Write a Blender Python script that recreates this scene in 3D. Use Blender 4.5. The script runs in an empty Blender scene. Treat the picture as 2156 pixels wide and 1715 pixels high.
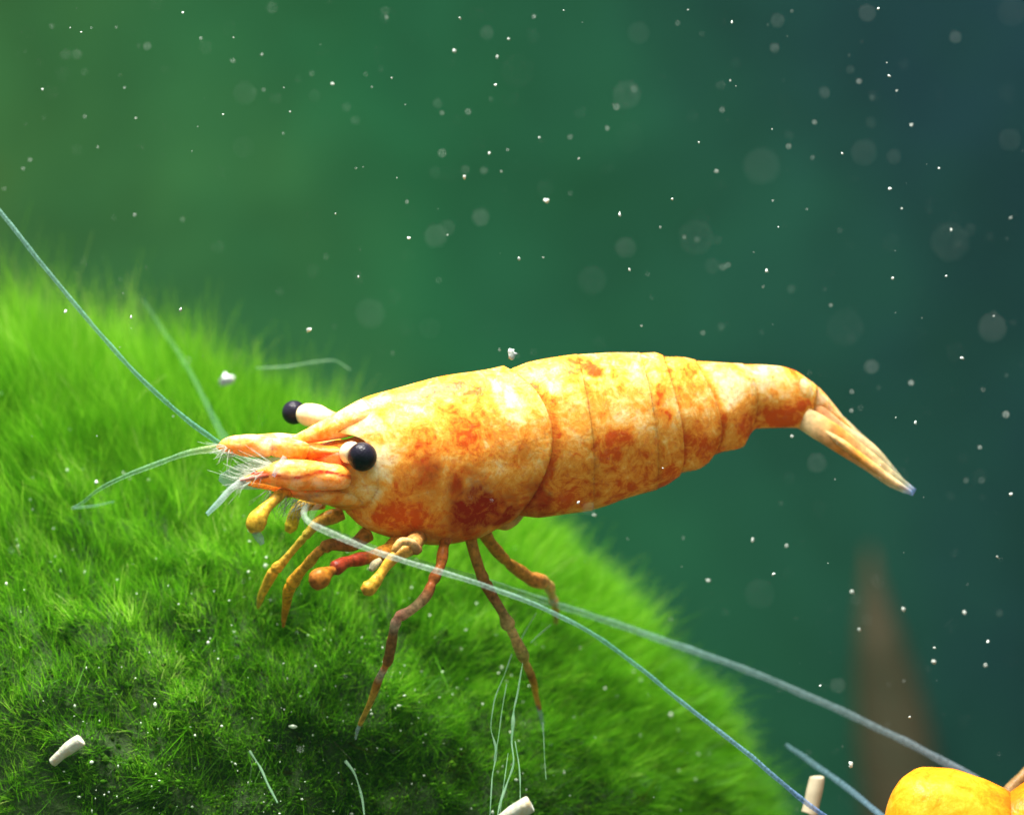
import bpy, math, random
import numpy as np
random.seed(7); RNG = np.random.default_rng(11)

# ------------------------------------------------------------------ camera, world, lamp, exposure (1 unit = 1 cm)
sc = bpy.context.scene
sc.unit_settings.system = 'METRIC'; sc.unit_settings.scale_length = 0.01
DIST, PXU, APER = 10.0, 640.0, 0.20            # camera distance to the focal plane; picture pixels (2156 wide) per cm there
cam_d = bpy.data.cameras.new('camera'); cam = bpy.data.objects.new('camera', cam_d)
sc.collection.objects.link(cam); sc.camera = cam
cam.location = (0, -DIST, 0); cam.rotation_euler = (math.radians(90), 0, 0)
cam_d.sensor_width = 36; cam_d.lens = 36 * DIST / (2156 / PXU)
cam_d.clip_start = 0.05; cam_d.clip_end = 200
cam_d.dof.use_dof = True; cam_d.dof.focus_distance = DIST - 0.12
cam_d.dof.aperture_fstop = cam_d.lens / 1000 / APER; cam_d.dof.aperture_blades = 0

world = bpy.data.worlds.new('World'); sc.world = world; world.use_nodes = True
bg = world.node_tree.nodes['Background']
bg.inputs['Color'].default_value = (0.80, 0.84, 0.80, 1); bg.inputs['Strength'].default_value = 0.56

def area_lamp(name, loc, target, size, energy, color):
    d = bpy.data.lights.new(name, 'AREA'); d.shape = 'RECTANGLE'; d.size, d.size_y = size; d.energy = energy; d.color = color
    o = bpy.data.objects.new(name, d); sc.collection.objects.link(o); o.location = loc
    from mathutils import Vector
    o.rotation_euler = (Vector(target) - Vector(loc)).to_track_quat('-Z', 'Y').to_euler()
    return o
area_lamp('aquarium_lamp', (-1.4, -0.9, 8.5), (0, 0.3, -0.5), (6, 2.0), 4200, (1.0, 0.95, 0.87))

sc.view_settings.view_transform = 'Standard'; sc.view_settings.look = 'None'
sc.view_settings.exposure = 0.24; sc.view_settings.gamma = 1.0
sc.cycles.use_denoising = True
HAZE = 0.0006      # water murk per cm
sc.cycles.max_bounces = 7; sc.cycles.transparent_max_bounces = 16; sc.cycles.volume_bounces = 1

# ------------------------------------------------------------------ helpers
def W(px, py, y=0.0):
    f = (DIST + y) / DIST / PXU
    return np.array([(px - 1078.0) * f, y, (857.5 - py) * f])

def pchip(xs, ys, x):
    """smooth interpolation through (xs, ys), no overshoot"""
    xs = np.asarray(xs, float); ys = np.asarray(ys, float); x = np.asarray(x, float)
    h = np.diff(xs); d = np.diff(ys) / h
    m = np.zeros_like(ys); m[0], m[-1] = d[0], d[-1]
    for i in range(1, len(xs) - 1):
        if d[i - 1] * d[i] > 0:
            w1, w2 = 2 * h[i] + h[i - 1], h[i] + 2 * h[i - 1]
            m[i] = (w1 + w2) / (w1 / d[i - 1] + w2 / d[i])
    xc = np.clip(x, xs[0], xs[-1]); k = np.clip(np.searchsorted(xs, xc, 'right') - 1, 0, len(h) - 1)
    t = (xc - xs[k]) / h[k]
    r = (2*t**3 - 3*t**2 + 1) * ys[k] + (t**3 - 2*t**2 + t) * h[k] * m[k] + (-2*t**3 + 3*t**2) * ys[k+1] + (t**3 - t**2) * h[k] * m[k+1]
    return r + np.where(x < xs[0], (x - xs[0]) * m[0], 0) + np.where(x > xs[-1], (x - xs[-1]) * m[-1], 0)

def vnoise(p, seed=0):
    """smooth 3-D value noise in [-1, 1], p: (n, 3)"""
    p = np.asarray(p, float); i = np.floor(p).astype(np.int64); f = p - i; f = f * f * (3 - 2 * f)
    def hsh(a, b, c):
        n = (a * 374761393 + b * 668265263 + c * 2147483647 + seed * 974711) & 0x7fffffff
        n = ((n ^ (n >> 13)) * 1274126177) & 0x7fffffff
        return ((n ^ (n >> 16)) & 0xffff) / 32767.5 - 1
    r = 0
    for dx in (0, 1):
        for dy in (0, 1):
            for dz in (0, 1):
                w = (f[:, 0] if dx else 1 - f[:, 0]) * (f[:, 1] if dy else 1 - f[:, 1]) * (f[:, 2] if dz else 1 - f[:, 2])
                r = r + w * hsh(i[:, 0] + dx, i[:, 1] + dy, i[:, 2] + dz)
    return r

def origin_of(o):
    v = np.zeros(3)
    while o is not None:
        v = v + np.array(o.location); o = o.parent
    return v

def link(name, verts, faces, mat, parent=None, loc=None, attr=None, smooth=True):
    """one mesh object from world-space vertices; faces: (n,4)/(n,3) array or list"""
    verts = np.asarray(verts, float)
    base = origin_of(parent) if parent is not None else np.zeros(3)
    own = np.zeros(3) if loc is None else np.asarray(loc, float) - base
    me = bpy.data.meshes.new(name)
    v = (verts - base - own).astype(np.float32)
    if isinstance(faces, np.ndarray):
        k = faces.shape[1]; n = len(faces)
        me.vertices.add(len(v)); me.vertices.foreach_set('co', v.ravel())
        me.loops.add(n * k); me.loops.foreach_set('vertex_index', faces.astype(np.int32).ravel())
        me.polygons.add(n); me.polygons.foreach_set('loop_start', np.arange(0, n * k, k, dtype=np.int32))
        me.update(calc_edges=True)
    else:
        me.from_pydata(v.tolist(), [], faces); me.update()
    if smooth: me.polygons.foreach_set('use_smooth', np.ones(len(me.polygons), dtype=bool))
    if attr:
        for an, av in attr.items():
            av = np.asarray(av, np.float32)
            if av.ndim == 1:
                a = me.attributes.new(an, 'FLOAT', 'POINT'); a.data.foreach_set('value', av)
            else:
                if av.shape[1] == 3: av = np.hstack([av, np.ones((len(av), 1), np.float32)])
                a = me.attributes.new(an, 'FLOAT_COLOR', 'POINT'); a.data.foreach_set('color', av.ravel())
    me.materials.append(mat)
    o = bpy.data.objects.new(name, me); sc.collection.objects.link(o)
    o.location = own
    if parent is not None: o.parent = parent
    return o

def empty(name, loc):
    o = bpy.data.objects.new(name, None); sc.collection.objects.link(o); o.location = loc; o.empty_display_size = 0.1
    return o

def tag(o, label=None, cat=None, group=None, kind=None):
    if label: o['label'] = label
    if cat: o['category'] = cat
    if group: o['group'] = group
    if kind: o['kind'] = kind
    return o

def grid_faces(nu, nv, wrap):
    """quads of a (nu x nv) vertex grid, v wrapping round"""
    i = np.arange(nu - 1)[:, None]; j = np.arange(nv if wrap else nv - 1)[None, :]; j2 = (j + 1) % nv
    f = np.stack([i * nv + j, i * nv + j2, (i + 1) * nv + j2, (i + 1) * nv + j], -1)
    return f.reshape(-1, 4)

def smooth_path(pts, n):
    p = np.asarray(pts, float); t = np.concatenate([[0], np.cumsum(np.linalg.norm(np.diff(p, axis=0), axis=1))]); t /= t[-1]
    u = np.linspace(0, 1, n)
    q = np.stack([pchip(t, p[:, k], u) for k in range(p.shape[1])], 1)
    return q, u

def tube_arrays(path, rad, seg=10, flat=1.0):
    """path (n,3), rad (n,): closed tube"""
    n = len(path); T = np.gradient(path, axis=0); T /= np.linalg.norm(T, axis=1)[:, None] + 1e-12
    N = np.zeros_like(path); ref = np.array([0, 1.0, 0])
    if abs(T[0] @ ref) > .9: ref = np.array([1.0, 0, 0])
    N[0] = ref - T[0] * (ref @ T[0]); N[0] /= np.linalg.norm(N[0])
    for i in range(1, n):
        v = N[i-1] - T[i] * (N[i-1] @ T[i]); N[i] = v / (np.linalg.norm(v) + 1e-12)
    B = np.cross(T, N)
    a = np.linspace(0, 2*math.pi, seg, endpoint=False)
    V = path[:, None] + rad[:, None, None] * (np.cos(a)[None, :, None] * N[:, None] * flat + np.sin(a)[None, :, None] * B[:, None])
    V = V.reshape(-1, 3); F = grid_faces(n, seg, True).tolist()
    F.append(list(range(seg))[::-1]); F.append(list(range((n-1)*seg, n*seg)))
    return V, F

def tube(name, pts, mat, parent, n=60, seg=10, colors=None, ann=0.0, nann=0, jit=0.0, loc=None, flat=1.0, seed=1):
    """pts: (px, py, y, radius px)[]; colors: [(t, (r,g,b))]; ann: ring ripple"""
    P = np.array([list(W(p[0], p[1], p[2])) + [p[3] / PXU * (DIST + p[2]) / DIST] for p in pts])
    q, u = smooth_path(P, n)
    rad = q[:, 3].copy()
    if nann: rad *= 1 + ann * (((np.arange(n) * nann / n) % 1.0) - .5)
    if jit:
        Lp = np.linalg.norm(np.diff(q[:, :3], axis=0), axis=1).sum() * PXU; rad *= 1 + jit * vnoise(np.stack([u * Lp / 26, u * 0 + seed, u * 0], 1), seed)
        q[:, :3] += (jit * rad.mean() * 0.8) * np.stack([vnoise(np.stack([u * Lp / 45, u * 0 + k, u * 0 + seed], 1), seed + k) for k in range(3)], 1)
    V, F = tube_arrays(q[:, :3], rad, seg, flat)
    at = None
    if colors is not None:
        ts = [c[0] for c in colors]
        C = np.stack([np.interp(u, ts, [(tuple(c[1]) + (1,))[k] for c in colors]) for k in range(4)], 1)
        at = {'tint': np.repeat(C, seg, 0)}
    return link(name, V, F, mat, parent, loc=loc, attr=at)

# ------------------------------------------------------------------ materials
def new_mat(name):
    m = bpy.data.materials.new(name); m.use_nodes = True; nt = m.node_tree
    p = nt.nodes['Principled BSDF']
    return m, nt, p
def nd(nt, typ, **kw):
    n = nt.nodes.new(typ)
    for k, v in kw.items(): setattr(n, k, v)
    return n
def sset(n, **kw):
    for k, v in kw.items(): n.inputs[k.replace('_', ' ')].default_value = v
def coords(nt): return nd(nt, 'ShaderNodeTexCoord').outputs['Object']
def noise(nt, vec, scale, detail=3, rough=.55, dist=0.0):
    n = nd(nt, 'ShaderNodeTexNoise'); sset(n, Scale=scale, Detail=detail, Roughness=rough, Distortion=dist)
    nt.links.new(vec, n.inputs['Vector']); return n.outputs['Fac']
def ramp(nt, fac, stops, interp='LINEAR'):
    r = nd(nt, 'ShaderNodeValToRGB'); r.color_ramp.interpolation = interp; e = r.color_ramp.elements
    while len(e) < len(stops): e.new(0.5)
    for k, (p, c) in enumerate(stops): e[k].position = p; e[k].color = (*c, 1) if len(c) == 3 else c
    nt.links.new(fac, r.inputs['Fac']); return r.outputs['Color']
def math_n(nt, op, a, b):
    n = nd(nt, 'ShaderNodeMath', operation=op)
    for k, v in enumerate((a, b)):
        if isinstance(v, (int, float)): n.inputs[k].default_value = v
        else: nt.links.new(v, n.inputs[k])
    return n.outputs[0]
def mix(nt, fac, a, b, mode='MIX'):
    n = nd(nt, 'ShaderNodeMix', data_type='RGBA', blend_type=mode)
    for k, v in (('Factor', fac), ('A', a), ('B', b)):
        s = [i for i in n.inputs if i.name == k and (i.type == 'RGBA' if k != 'Factor' else i.type == 'VALUE')][0]
        if isinstance(v, (int, float)): s.default_value = v
        elif isinstance(v, tuple): s.default_value = (*v, 1)
        else: nt.links.new(v, s)
    return [o for o in n.outputs if o.type == 'RGBA'][0]
def attr_n(nt, name): return nd(nt, 'ShaderNodeAttribute', attribute_name=name)
def bump(nt, p, height, strength=.3, dist=.01):
    b = nd(nt, 'ShaderNodeBump'); b.inputs['Strength'].default_value = strength; b.inputs['Distance'].default_value = dist
    nt.links.new(height, b.inputs['Height']); nt.links.new(b.outputs['Normal'], p.inputs['Normal'])

def shell_material(name, palette, dark_col, speck=True, sss=.70, shift=0.0):
    m, nt, p = new_mat(name); L = nt.links; co = coords(nt)
    sep = nd(nt, 'ShaderNodeSeparateColor'); L.new(attr_n(nt, 'pigment').outputs['Color'], sep.inputs['Color'])
    n1 = noise(nt, co, 8.5, 5, .68, 1.3); n2 = noise(nt, co, 25, 5, .72, 1.2)
    f = math_n(nt, 'ADD', math_n(nt, 'MULTIPLY', n1, .62), math_n(nt, 'MULTIPLY', n2, .50))
    f = math_n(nt, 'ADD', f, -.085 + shift)
    f = math_n(nt, 'ADD', math_n(nt, 'MULTIPLY', math_n(nt, 'SUBTRACT', f, .5), 1.3), .487)
    f = math_n(nt, 'ADD', f, math_n(nt, 'MULTIPLY', sep.outputs['Green'], .26))
    f = math_n(nt, 'SUBTRACT', f, math_n(nt, 'MULTIPLY', sep.outputs['Red'], .20))
    c = ramp(nt, f, palette)
    if speck:   # fine red chromatophore dots and soft blotches
        s = noise(nt, co, 62, 3, .6, .4)
        sf = ramp(nt, s, [(.54, (0, 0, 0)), (.66, (1, 1, 1))])
        c = mix(nt, math_n(nt, 'MULTIPLY', sf, .36), c, (.62, .13, .05))
        s2 = noise(nt, co, 15, 4, .7, 2.0)
        sf2 = ramp(nt, s2, [(.58, (0, 0, 0)), (.68, (1, 1, 1))])
        c = mix(nt, math_n(nt, 'MULTIPLY', sf2, .36), c, (.70, .17, .05))
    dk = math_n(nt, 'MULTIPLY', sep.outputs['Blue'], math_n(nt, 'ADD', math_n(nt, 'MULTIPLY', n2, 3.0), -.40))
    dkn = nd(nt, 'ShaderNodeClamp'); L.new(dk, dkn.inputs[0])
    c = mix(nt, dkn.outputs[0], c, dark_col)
    L.new(c, p.inputs['Base Color'])
    sset(p, Roughness=.30, IOR=1.36); p.inputs['Specular IOR Level'].default_value = .12
    p.subsurface_method = 'BURLEY'
    p.inputs['Subsurface Weight'].default_value = sss; p.inputs['Subsurface Radius'].default_value = (1.0, .38, .10); p.inputs['Subsurface Scale'].default_value = .085
    bump(nt, p, noise(nt, co, 34, 4, .6), .35, .012)
    return m
PAL = [(.24, (.66, .09, .010)), (.36, (.83, .26, .025)), (.47, (.90, .38, .055)), (.58, (.93, .54, .16)), (.74, (.95, .71, .38))]
M_shell = shell_material('shrimp_shell', PAL, (.34, .018, .007))
PALY = [(.26, (.60, .14, .005)), (.42, (.74, .24, .008)), (.58, (.80, .33, .020)), (.75, (.85, .43, .055))]
M_shell2 = shell_material('yellow_shell', PALY, (.55, .16, .01), speck=False)

def tint_material(name, rough=.35, sss=.25, alpha=1.0, bs=45, bstr=.3, var=.35):
    m, nt, p = new_mat(name); co = coords(nt)
    ta = attr_n(nt, 'tint'); t = ta.outputs['Color']
    n = noise(nt, co, bs, 3, .6)
    c = mix(nt, 1.0, t, ramp(nt, n, [(.3, (1 - var,) * 3), (.7, (1 + var * .4,) * 3)]), 'MULTIPLY')
    nt.links.new(c, p.inputs['Base Color']); sset(p, Roughness=rough, IOR=1.33, Alpha=alpha); p.inputs['Specular IOR Level'].default_value = .2
    p.inputs['Subsurface Weight'].default_value = sss; p.inputs['Subsurface Radius'].default_value = (1, .5, .2); p.inputs['Subsurface Scale'].default_value = .02
    nt.links.new(math_n(nt, 'MULTIPLY', ta.outputs['Alpha'], alpha), p.inputs['Alpha'])
    bump(nt, p, n, bstr, .006)
    return m
M_leg = tint_material('leg_skin', alpha=.88, bs=60, var=.6, bstr=.6, rough=.3)
M_eyestalk = tint_material('eye_stalk', var=.32, bs=24)
M_feeler = tint_material('feeler_skin', rough=.4, sss=.0, alpha=.36, bs=90, var=.6)
M_clear = tint_material('clear_fin', rough=.3, sss=.0, alpha=.38, bs=30)
M_ghost = tint_material('ghost_feeler', rough=.4, sss=.0, alpha=.05, bs=60)
M_fin = tint_material('fin_skin', rough=.35, sss=.3, alpha=.92, bs=26, var=.5)

def eye_material():
    m, nt, p = new_mat('eye_black'); co = coords(nt)
    v = nd(nt, 'ShaderNodeTexVoronoi'); v.inputs['Scale'].default_value = 130; nt.links.new(co, v.inputs['Vector'])
    c = ramp(nt, noise(nt, co, 9, 2), [(.3, (.004, .003, .008)), (.7, (.014, .011, .024))])
    nt.links.new(c, p.inputs['Base Color']); sset(p, Roughness=.33, IOR=1.35); p.inputs['Specular IOR Level'].default_value = .25
    bump(nt, p, v.outputs['Distance'], .25, .004)
    return m
M_eye = eye_material()

def algae_material():
    m, nt, p = new_mat('hair_algae'); L = nt.links
    t = attr_n(nt, 'tint').outputs['Fac']
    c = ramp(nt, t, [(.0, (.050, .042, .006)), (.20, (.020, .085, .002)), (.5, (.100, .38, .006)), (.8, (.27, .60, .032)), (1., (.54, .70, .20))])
    d = nd(nt, 'ShaderNodeBsdfDiffuse'); tr = nd(nt, 'ShaderNodeBsdfTranslucent'); g = nd(nt, 'ShaderNodeBsdfGlossy')
    L.new(c, d.inputs['Color']); L.new(c, tr.inputs['Color']); g.inputs['Roughness'].default_value = .35; g.inputs['Color'].default_value = (.8, .9, .8, 1)
    m1 = nd(nt, 'ShaderNodeMixShader'); m1.inputs[0].default_value = .5; L.new(d.outputs[0], m1.inputs[1]); L.new(tr.outputs[0], m1.inputs[2])
    m2 = nd(nt, 'ShaderNodeMixShader'); m2.inputs[0].default_value = .006; L.new(m1.outputs[0], m2.inputs[1]); L.new(g.outputs[0], m2.inputs[2])
    nt.nodes.remove(p); L.new(m2.outputs[0], nt.nodes['Material Output'].inputs['Surface'])
    return m
M_algae = algae_material()

def plain(name, stops, scale, rough=.6, bstr=.3, bdist=.01, alpha=1.0, sss=0.0, emit=None, spec=.5):
    m, nt, p = new_mat(name); co = coords(nt); n = noise(nt, co, scale, 4, .6, .2)
    nt.links.new(ramp(nt, n, stops), p.inputs['Base Color']); sset(p, Roughness=rough, Alpha=alpha)
    p.inputs['Specular IOR Level'].default_value = spec
    if sss: p.inputs['Subsurface Weight'].default_value = sss; p.inputs['Subsurface Scale'].default_value = .03
    bump(nt, p, n, bstr, bdist)
    return m
M_core = plain('mound_core', [(.3, (.012, .03, .004)), (.7, (.03, .075, .008))], 9, .9, .8, .05)
M_speck = plain('pale_speck', [(.3, (.50, .60, .58)), (.7, (.76, .82, .76))], 60, .35, .4, .004, sss=.0)
M_dust = plain('pale_dust', [(.3, (.45, .60, .42)), (.7, (.72, .82, .66))], 60, .4, .4, .004)
M_rod = plain('white_rod', [(.3, (.30, .34, .22)), (.55, (.58, .60, .50)), (.7, (.50, .42, .22))], 16, .5, .8, .012, sss=.15)
M_thread = plain('pale_thread', [(.3, (.16, .40, .20)), (.7, (.36, .60, .38))], 26, .5, .3, .004, alpha=.42)
M_faint = plain('faint_thread', [(.3, (.16, .40, .20)), (.7, (.36, .60, .38))], 26, .5, .3, .004, alpha=.2)
M_stem = plain('brown_stem', [(.3, (.040, .042, .019)), (.7, (.070, .046, .020))], 2.5, .8, .4, .05)
M_floor = plain('tank_gravel', [(.3, (.02, .035, .018)), (.7, (.06, .075, .035))], 3, .9, .8, .1)

def wall_material():
    # murky water painted into the back pane's colour, from olive to dark blue
    m, nt, p = new_mat('back_pane'); L = nt.links; co = coords(nt)
    sp = nd(nt, 'ShaderNodeSeparateXYZ'); L.new(co, sp.inputs[0])
    n = noise(nt, co, .42, 5, .62)
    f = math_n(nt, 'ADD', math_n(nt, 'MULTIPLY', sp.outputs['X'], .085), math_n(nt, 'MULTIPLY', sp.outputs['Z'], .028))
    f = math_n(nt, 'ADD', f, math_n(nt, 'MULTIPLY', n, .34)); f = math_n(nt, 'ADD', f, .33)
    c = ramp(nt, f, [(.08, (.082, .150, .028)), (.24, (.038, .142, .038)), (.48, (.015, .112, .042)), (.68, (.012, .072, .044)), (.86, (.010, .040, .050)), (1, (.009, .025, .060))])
    c = mix(nt, 1.0, c, ramp(nt, noise(nt, co, .75, 5, .6, .4), [(.30, (.70, .66, .68)), (.70, (1.18, 1.10, 1.15))]), 'MULTIPLY')
    L.new(c, p.inputs['Base Color']); sset(p, Roughness=.9); p.inputs['Specular IOR Level'].default_value = .1
    return m
M_wall = wall_material()

# ------------------------------------------------------------------ setting
WALL_Y, FLOOR_Z = 14.0, -3.45
def box(name, lo, hi, mat, kind):
    lo, hi = np.array(lo, float), np.array(hi, float)
    V = np.array([[(lo, hi)[i][0], (lo, hi)[j][1], (lo, hi)[k][2]] for i in (0, 1) for j in (0, 1) for k in (0, 1)])
    F = [[0, 1, 3, 2], [4, 6, 7, 5], [0, 4, 5, 1], [2, 3, 7, 6], [0, 2, 6, 4], [1, 5, 7, 3]]
    return tag(link(name, V, F, mat, smooth=False), kind=kind)
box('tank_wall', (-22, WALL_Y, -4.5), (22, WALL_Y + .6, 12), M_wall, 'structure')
box('tank_floor', (-22, -9.5, FLOOR_Z - .5), (22, WALL_Y - .004, FLOOR_Z), M_floor, 'structure')

# ------------------------------------------------------------------ the algae mound
CX, CY, CZpx = 500, 1.44, 1900
PHI = np.radians([-60, -20, 0, 9.1, 20.5, 30.5, 39.9, 49.5, 61.2, 81.6, 93.6, 104.3, 112, 124, 150, 185, 240])
RAD = np.array([1120, 1140, 1125, 1095, 1035, 965, 955, 935, 925, 950, 1020, 1105, 1185, 1235, 1230, 1160, 1120]) - 0.0
def mound_point(phi, rho):
    """phi angle round the mound as seen, rho 0 (front) .. 1 (rim) .. 1.25 (behind the rim)"""
    f = (DIST + CY) / DIST / PXU
    R = pchip(PHI, RAD, phi) * f
    al = rho * math.pi / 2
    c = W(CX, CZpx, CY)
    P = np.stack([c[0] + R * np.sin(al) * np.cos(phi), CY - 1.46 * np.cos(al), c[2] + R * np.sin(al) * np.sin(phi)], 1)
    fr = np.clip(1.15 - rho, 0, 1); lump = .055 * vnoise(P * 2.1, 3) + .035 * vnoise(P * 5.0, 5) + (.02 + .04 * fr) * vnoise(P * 10.0, 7) + .03 * fr * vnoise(P * 21.0, 8)
    d = np.stack([np.sin(al) * np.cos(phi), -np.cos(al), np.sin(al) * np.sin(phi)], 1)
    return P + d * lump[:, None], d

mound = empty('algae_mound', tuple(W(CX, CZpx, CY)))
tag(mound, 'rounded mound overgrown with bright green hair algae below the orange shrimp', 'algae mound')
nu, nv = 60, 110
al = np.linspace(0.0005, 1.55, nu); ph = np.linspace(-math.pi * .5, math.pi * 1.5, nv, endpoint=False)
A_, P_ = np.meshgrid(al, ph, indexing='ij')
def wrapphi(p): return np.where(p < -math.pi/3, np.radians(-60), np.where(p > math.radians(240), np.radians(240), p))
V, _ = mound_point(wrapphi(P_.ravel()), A_.ravel())
# true angle for the closed underside
f0 = (DIST + CY) / DIST / PXU; c0 = W(CX, CZpx, CY); pr = P_.ravel(); ar = A_.ravel() * math.pi / 2
und = (pr < -math.pi/3) | (pr > math.radians(240))
Vu = np.stack([c0[0] + 1120*f0*np.sin(ar)*np.cos(pr), CY - 1.46*np.cos(ar), c0[2] + 1120*f0*np.sin(ar)*np.sin(pr)], 1)
V[und] = Vu[und]
V[:, 2] = np.maximum(V[:, 2], FLOOR_Z - .02)
link('rock', V, grid_faces(nu, nv, True), M_core, mound)

def strands(n, phi_r, rho_r, len_fn, width, up_fn, seed, jit=.35, tintbase=.45, npt=5, curl=.35):
    r = np.random.default_rng(seed)
    phi = r.uniform(*phi_r, n)
    rho = np.arccos(1 - r.uniform(0, 1, n) * (1 - math.cos(rho_r[1] * math.pi / 2))) / (math.pi / 2)
    P, d = mound_point(phi, rho)
    # tufts: neighbouring strands share a bend and a shade
    cell = np.floor(P / .085).astype(np.int64); key = (cell[:, 0] * 73856093) ^ (cell[:, 1] * 19349663) ^ (cell[:, 2] * 83492791)
    tr = np.random.default_rng(seed + 1); tab = tr.normal(0, 1, (4096, 5)); tf = tab[key & 4095]
    up = up_fn(phi, rho, P)
    D = d * (1 - up)[:, None] + np.array([-.10, 0, 1.0]) * up[:, None] + tf[:, :3] * jit * .55 + r.normal(0, 1, (n, 3)) * jit * .6
    D /= np.linalg.norm(D, axis=1)[:, None]
    ln = len_fn(phi, rho, P) * np.exp(r.normal(0, .26, n).clip(-.6, .42)) * (1 + .16 * tf[:, 3])
    bend = tf[:, [1, 2, 0]] * curl * .6 + r.normal(0, 1, (n, 3)) * curl
    side = np.cross(D, r.normal(0, 1, (n, 3))); side /= np.linalg.norm(side, axis=1)[:, None] + 1e-9
    ts = np.linspace(0, 1, npt)
    Vs = np.zeros((n, npt, 2, 3)); wd = width * np.exp(r.normal(0, .3, n))
    for k, t in enumerate(ts):
        c = P - d * .02 + D * (ln * t)[:, None] + bend * (ln * t * t * .5)[:, None]
        w = (wd * (1 - .75 * t ** 2.2))[:, None] * side
        Vs[:, k, 0] = c - w; Vs[:, k, 1] = c + w
    base = np.arange(n)[:, None] * (npt * 2) + np.arange(npt - 1)[None] * 2
    F = np.stack([base, base + 1, base + 3, base + 2], -1).reshape(-1, 4)
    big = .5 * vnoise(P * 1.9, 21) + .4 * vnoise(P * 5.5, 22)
    tint = tintbase - .20 * np.clip(.72 - rho, 0, 1) - .15 * np.clip((70 - np.degrees(phi)) / 55, 0, 1) + (.16 + .26 * np.clip(.9 - rho, 0, 1)) * big + .07 * tf[:, 4] + r.normal(0, .11, n)  # front of the mound darker: browner algae plus shade painted into the tint
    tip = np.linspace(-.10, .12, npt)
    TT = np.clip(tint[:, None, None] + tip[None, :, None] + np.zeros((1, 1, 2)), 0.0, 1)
    return Vs.reshape(-1, 3), F, TT.ravel()

def upness(phi, rho, P):     # strands reach for the light on the upper left, lie along the slope on the right
    return np.clip(.30 + .45 * (np.degrees(phi) - 45) / 60, .12, .72) * np.clip(rho * 1.1, .45, 1)
def longlen(phi, rho, P):
    return np.clip(.15 + .14 * (np.degrees(phi) - 60) / 55, .14, .34) * np.clip(-.12 + 1.15 * rho, .13, 1)
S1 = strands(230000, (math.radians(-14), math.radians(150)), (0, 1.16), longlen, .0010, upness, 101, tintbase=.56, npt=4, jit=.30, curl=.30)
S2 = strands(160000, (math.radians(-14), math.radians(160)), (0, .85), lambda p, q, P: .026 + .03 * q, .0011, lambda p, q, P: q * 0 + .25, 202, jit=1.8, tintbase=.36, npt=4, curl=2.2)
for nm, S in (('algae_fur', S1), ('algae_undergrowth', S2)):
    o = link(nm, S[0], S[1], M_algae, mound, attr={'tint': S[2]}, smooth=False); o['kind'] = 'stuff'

# pale grains caught in the algae (uncountable)
def blob_base(sub, seed, jit):
    import bmesh
    bm = bmesh.new(); bmesh.ops.create_icosphere(bm, subdivisions=sub, radius=1)
    v = np.array([x.co[:] for x in bm.verts]); f = np.array([[q.index for q in x.verts] for x in bm.faces]); bm.free()
    rr = np.random.default_rng(seed)
    return v * (1 + jit * vnoise(v * 1.7 + seed, seed))[:, None] * rr.uniform(.75, 1.25, 3), f
def grains(n, seed, rad, where):
    r = np.random.default_rng(seed); Vs, Fs, o = [], [], 0
    C = where(n, r)
    B = [blob_base(1, s, .35) for s in range(6)]
    for k in range(n):
        v, f = B[k % 6]; s = rad * math.exp(r.normal(0, .45))
        Vs.append(v * s * r.uniform(.45, 1.5, 3) + C[k]); Fs.append(f + o); o += len(v)
    return np.vstack(Vs), np.vstack(Fs)
def on_mound(n, r):
    phi = r.uniform(math.radians(0), math.radians(125), n); rho = np.abs(r.normal(0, .45, n)).clip(0, 1)
    P, d = mound_point(phi, rho); return P + d * r.uniform(.03, .11, n)[:, None]
V, F = grains(700, 5, .0026, on_mound)
o = link('algae_grains', V, F, M_dust, mound); o['kind'] = 'stuff'
M_silt = plain('green_silt', [(.30, (.022, .018, .003)), (.45, (.020, .075, .003)), (.60, (.06, .20, .006)), (.75, (.14, .27, .02))], 9, .9, .5, .004, spec=.05)
def on_mound2(n, r):
    phi = r.uniform(math.radians(-8), math.radians(125), n); rho = np.abs(r.normal(0, .45, n)).clip(0, .8)
    P, d = mound_point(phi, rho); return P + d * r.uniform(.0, .045, n)[:, None]
V, F = grains(15000, 6, .0034, on_mound2)
o = link('algae_silt', V, F, M_silt, mound); o['kind'] = 'stuff'

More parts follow.
